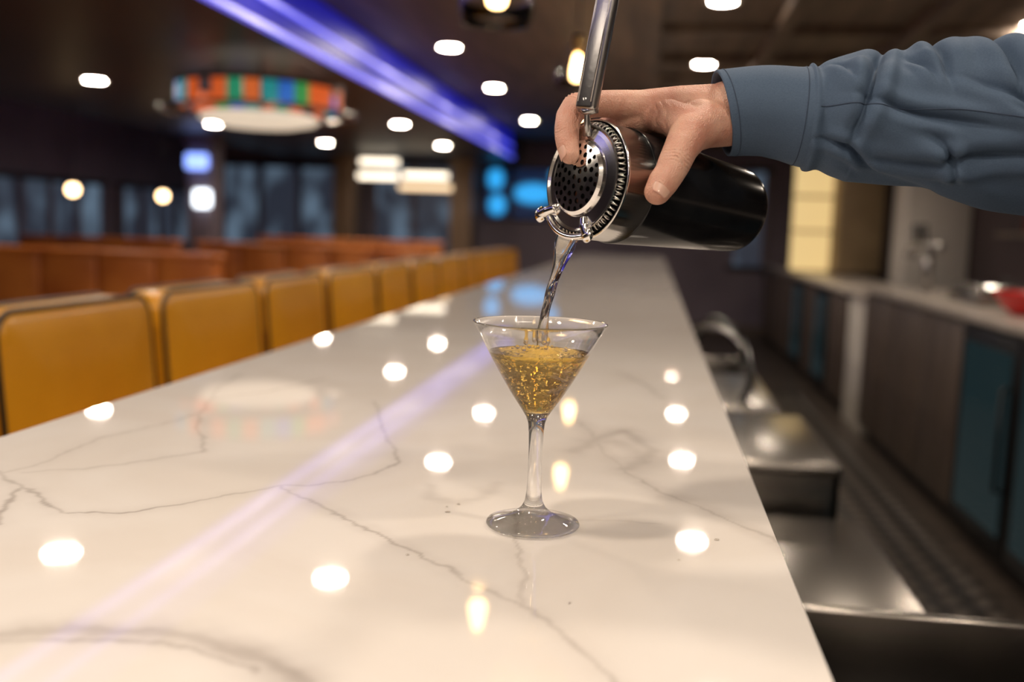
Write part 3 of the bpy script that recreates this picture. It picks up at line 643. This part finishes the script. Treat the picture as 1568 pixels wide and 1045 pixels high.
wrinkle(W(-37,70,-4),W(-35,52,-11)-W(-37,80,0),dv(-1,0,-.5),.004,.014,.0008,.0024)
wrinkle(W(98,106,30),dv(1,.1,0),dv(0,-.3,-1),.016,.022,.0007,.006)
nm.vertices.foreach_set('co',CO.ravel()); nm.update()
M_nail=mat('fingernail',(0.66,0.40,0.31),0.34,Coat_Weight=.15,Subsurface_Weight=.2,Subsurface_Scale=.002)
def nail(nm_,p_in,p_tip,nrm,r,L,wa=48):
    d=(p_tip-p_in).normalized(); nrm=(nrm-nrm.dot(d)*d).normalized(); s=d.cross(nrm)
    vs=[];fs=[];nu,nv=10,12
    for i in range(nu+1):
        u=i/nu; ww=wa*(1-.35*max(0,(u-.7)/.3)**2-.25*max(0,(.25-u)/.25)**2)
        for j in range(nv+1):
            a=math.radians(ww*(2*j/nv-1)); rad=r*(1.015-.10*u*u)
            vs.append(p_tip+d*(L*(u-.55))+(nrm*math.cos(a)+s*math.sin(a))*rad)
    for i in range(nu):
        for j in range(nv): b=i*(nv+1)+j; fs.append((b,b+1,b+nv+2,b+nv+1))
    o=meshpy(nm_,vs,fs,M_nail,man,True); s_=o.modifiers.new('s','SOLIDIFY'); s_.thickness=.0006; s_.offset=0
nail('thumb_nail',W(107,-2,-50),W(98,-16,-55),dv(-.1,-.35,-1),19.9*S,.0125,46)
nail('index_nail',W(-35,52,-11),W(-32,40,-16),dv(-1,.1,-.35),15.8*S,.0100,44)
nail('middle_nail',PT(.16,100,104),PT(.17,122,102),F_-U1*.6,15.6*S,.0105)
nail('ring_nail',PT(.28,100,103),PT(.29,124,101),F_-U1*.6,15.2*S,.0105)
nail('little_nail',PT(.405,92,99),PT(.41,112,97),F_-U1*.5,13.7*S,.009)
M_shirt=mat('blue_chambray',(0.075,0.115,0.18),0.8,Specular_IOR_Level=.3)
noise_color(M_shirt,(0.060,0.095,0.155),(0.078,0.120,0.188),800,2,coords(M_shirt,(1,1,2.5),(0,.7,0)),.3,.7)
wb2=add_bump(M_shirt,900,.06,.0003,2)
path=[((209,107,60),67),((275,110,58),72),((342,102,52),79),((408,104,44),91),((477,98,36),98),((555,98,26),109),((668,84,12),120),((820,70,-10),132),((1000,45,-30),140)]
NS=36
PC=crom([W(*p) for p,r in path],NS); PR=[x.x for x in crom([Vector((r*S,0,0)) for p,r in path],NS)]
cum=[0]
for i in range(1,len(PC)): cum.append(cum[-1]+(PC[i]-PC[i-1]).length)
nA=240; vs=[];fs=[]
CRE=[(.122,1.6,.090,-.6,.0090,.0064),(.150,1.7,.165,.25,.0075,.0062),(.188,1.7,.207,.0,.0090,.0074),(.098,.05,.195,-.28,.0065,.0056),(.118,-.85,.240,-.6,.0075,.0068),(.170,.35,.260,-.08,.0070,.0064),(.215,1.2,.268,.35,.0075,.0068),(.072,-.65,.120,-1.2,.0070,.0056),(.24,-.3,.31,-.9,.0085,.0080),(.23,1.6,.247,.6,.0070,.0068),(.30,1.3,.335,-.3,.0095,.0095),(.10,2.6,.13,3.4,.006,.007),(.16,2.2,.19,3.3,.006,.008),(.22,3.4,.26,4.2,.006,.008),(.36,.9,.40,-.6,.009,.010),(.135,.95,.152,.35,.0050,.0048),(.082,1.0,.098,.35,.0045,.0046),(.145,-.45,.178,-1.0,.0055,.0055),(.20,.05,.235,-.35,.0045,.005)]
def fold(s,th):
    v=0
    if s>.066:
        g=min(1,(s-.066)/.03)
        q=Vector((math.cos(th)*1.0,math.sin(th)*1.0,s*12+1.2*math.sin(th+.4)))
        v+=g*(.009*noise.noise(q)+.0025*noise.noise(q*2.2+Vector((7,3,1))))
        v+=.0022*math.exp(-((s-.068)/.004)**2)-.0025*math.exp(-((s-.074)/.006)**2)
        for s0,t0,s1,t1,dp,wd in CRE:
            if s<min(s0,s1)-.04 or s>max(s0,s1)+.04: continue
            tc=(t0+t1)/2; t_=th
            while t_-tc>math.pi: t_-=2*math.pi
            while t_-tc<-math.pi: t_+=2*math.pi
            ax,ay,bx,by,px,py=s0,t0*.055,s1,t1*.055,s,t_*.055
            dx,dy=bx-ax,by-ay; L=dx*dx+dy*dy; k=((px-ax)*dx+(py-ay)*dy)/L
            fade=math.sin(math.pi*min(1,max(0,(k+.25)/1.5)))
            if fade<=0: continue
            sd=((px-ax)*dy-(py-ay)*dx)/math.sqrt(L)+.0035*math.sin(k*3.5+s0*90)
            d=abs(sd)
            if d>5*wd: continue
            v+=fade*fade*dp*.85*(-math.exp(-(d/(wd*.42))**2)+.72*math.exp(-((d-1.5*wd)/(wd*1.0))**2))
    else:
        v+=.0010*math.sin(th*2+s*30)
    if s>.05: v+=.006*min(1,(s-.05)/.05)*max(0,-math.sin(th))
    return v
def spt(i,th,dr=0,ds=0):
    t=(PC[min(i+1,len(PC)-1)]-PC[max(i-1,0)]).normalized(); u=(UY-UY.dot(t)*t).normalized(); w=t.cross(u)
    s=cum[i]; r=PR[i]+fold(s,th)+dr; sk=.010*math.sin(th)*(1-min(1,s/.07))*-1
    return PC[i]+t*ds+w*(r*.95*math.cos(th))+u*(r*math.sin(th))+t*sk*.5
def ring(i,dr=0,ds=0): return [spt(i,2*math.pi*k/nA,dr,ds) for k in range(nA)]
rings_=[ring(14,-.0035),ring(6,-.003),ring(0,-.0028),ring(0,-.0012,-.0008)]+[ring(i) for i in range(len(PC))]
for r in rings_: vs+=r
for j in range(len(rings_)-1):
    for k in range(nA): fs.append((j*nA+k,j*nA+(k+1)%nA,(j+1)*nA+(k+1)%nA,(j+1)*nA+k))
fs.append(tuple((len(rings_)-1)*nA+k for k in range(nA)))
sl=meshpy('shirt_sleeve',vs,fs,M_shirt,man,True)
M_thread=mat('thread',(0.035,0.057,0.10),.8)
def idx_at(s): return min(range(len(cum)),key=lambda i:abs(cum[i]-s))
for k,s in enumerate((.005,.060)):
    i=idx_at(s); tube('cuff_stitching_%d'%k,ring(i,.0001),.0004,M_thread,man,6,True)
i0,i1=idx_at(.07),idx_at(.36)
tube('sleeve_seam',[spt(i,-.02-.9*(cum[i]-.07),.0001) for i in range(i0,i1)],.0005,M_thread,man,6)
w=bpy.data.worlds.new('world'); SC.world=w; w.use_nodes=True
w.node_tree.nodes['Background'].inputs[0].default_value=(0.05,0.05,0.08,1); w.node_tree.nodes['Background'].inputs[1].default_value=.3
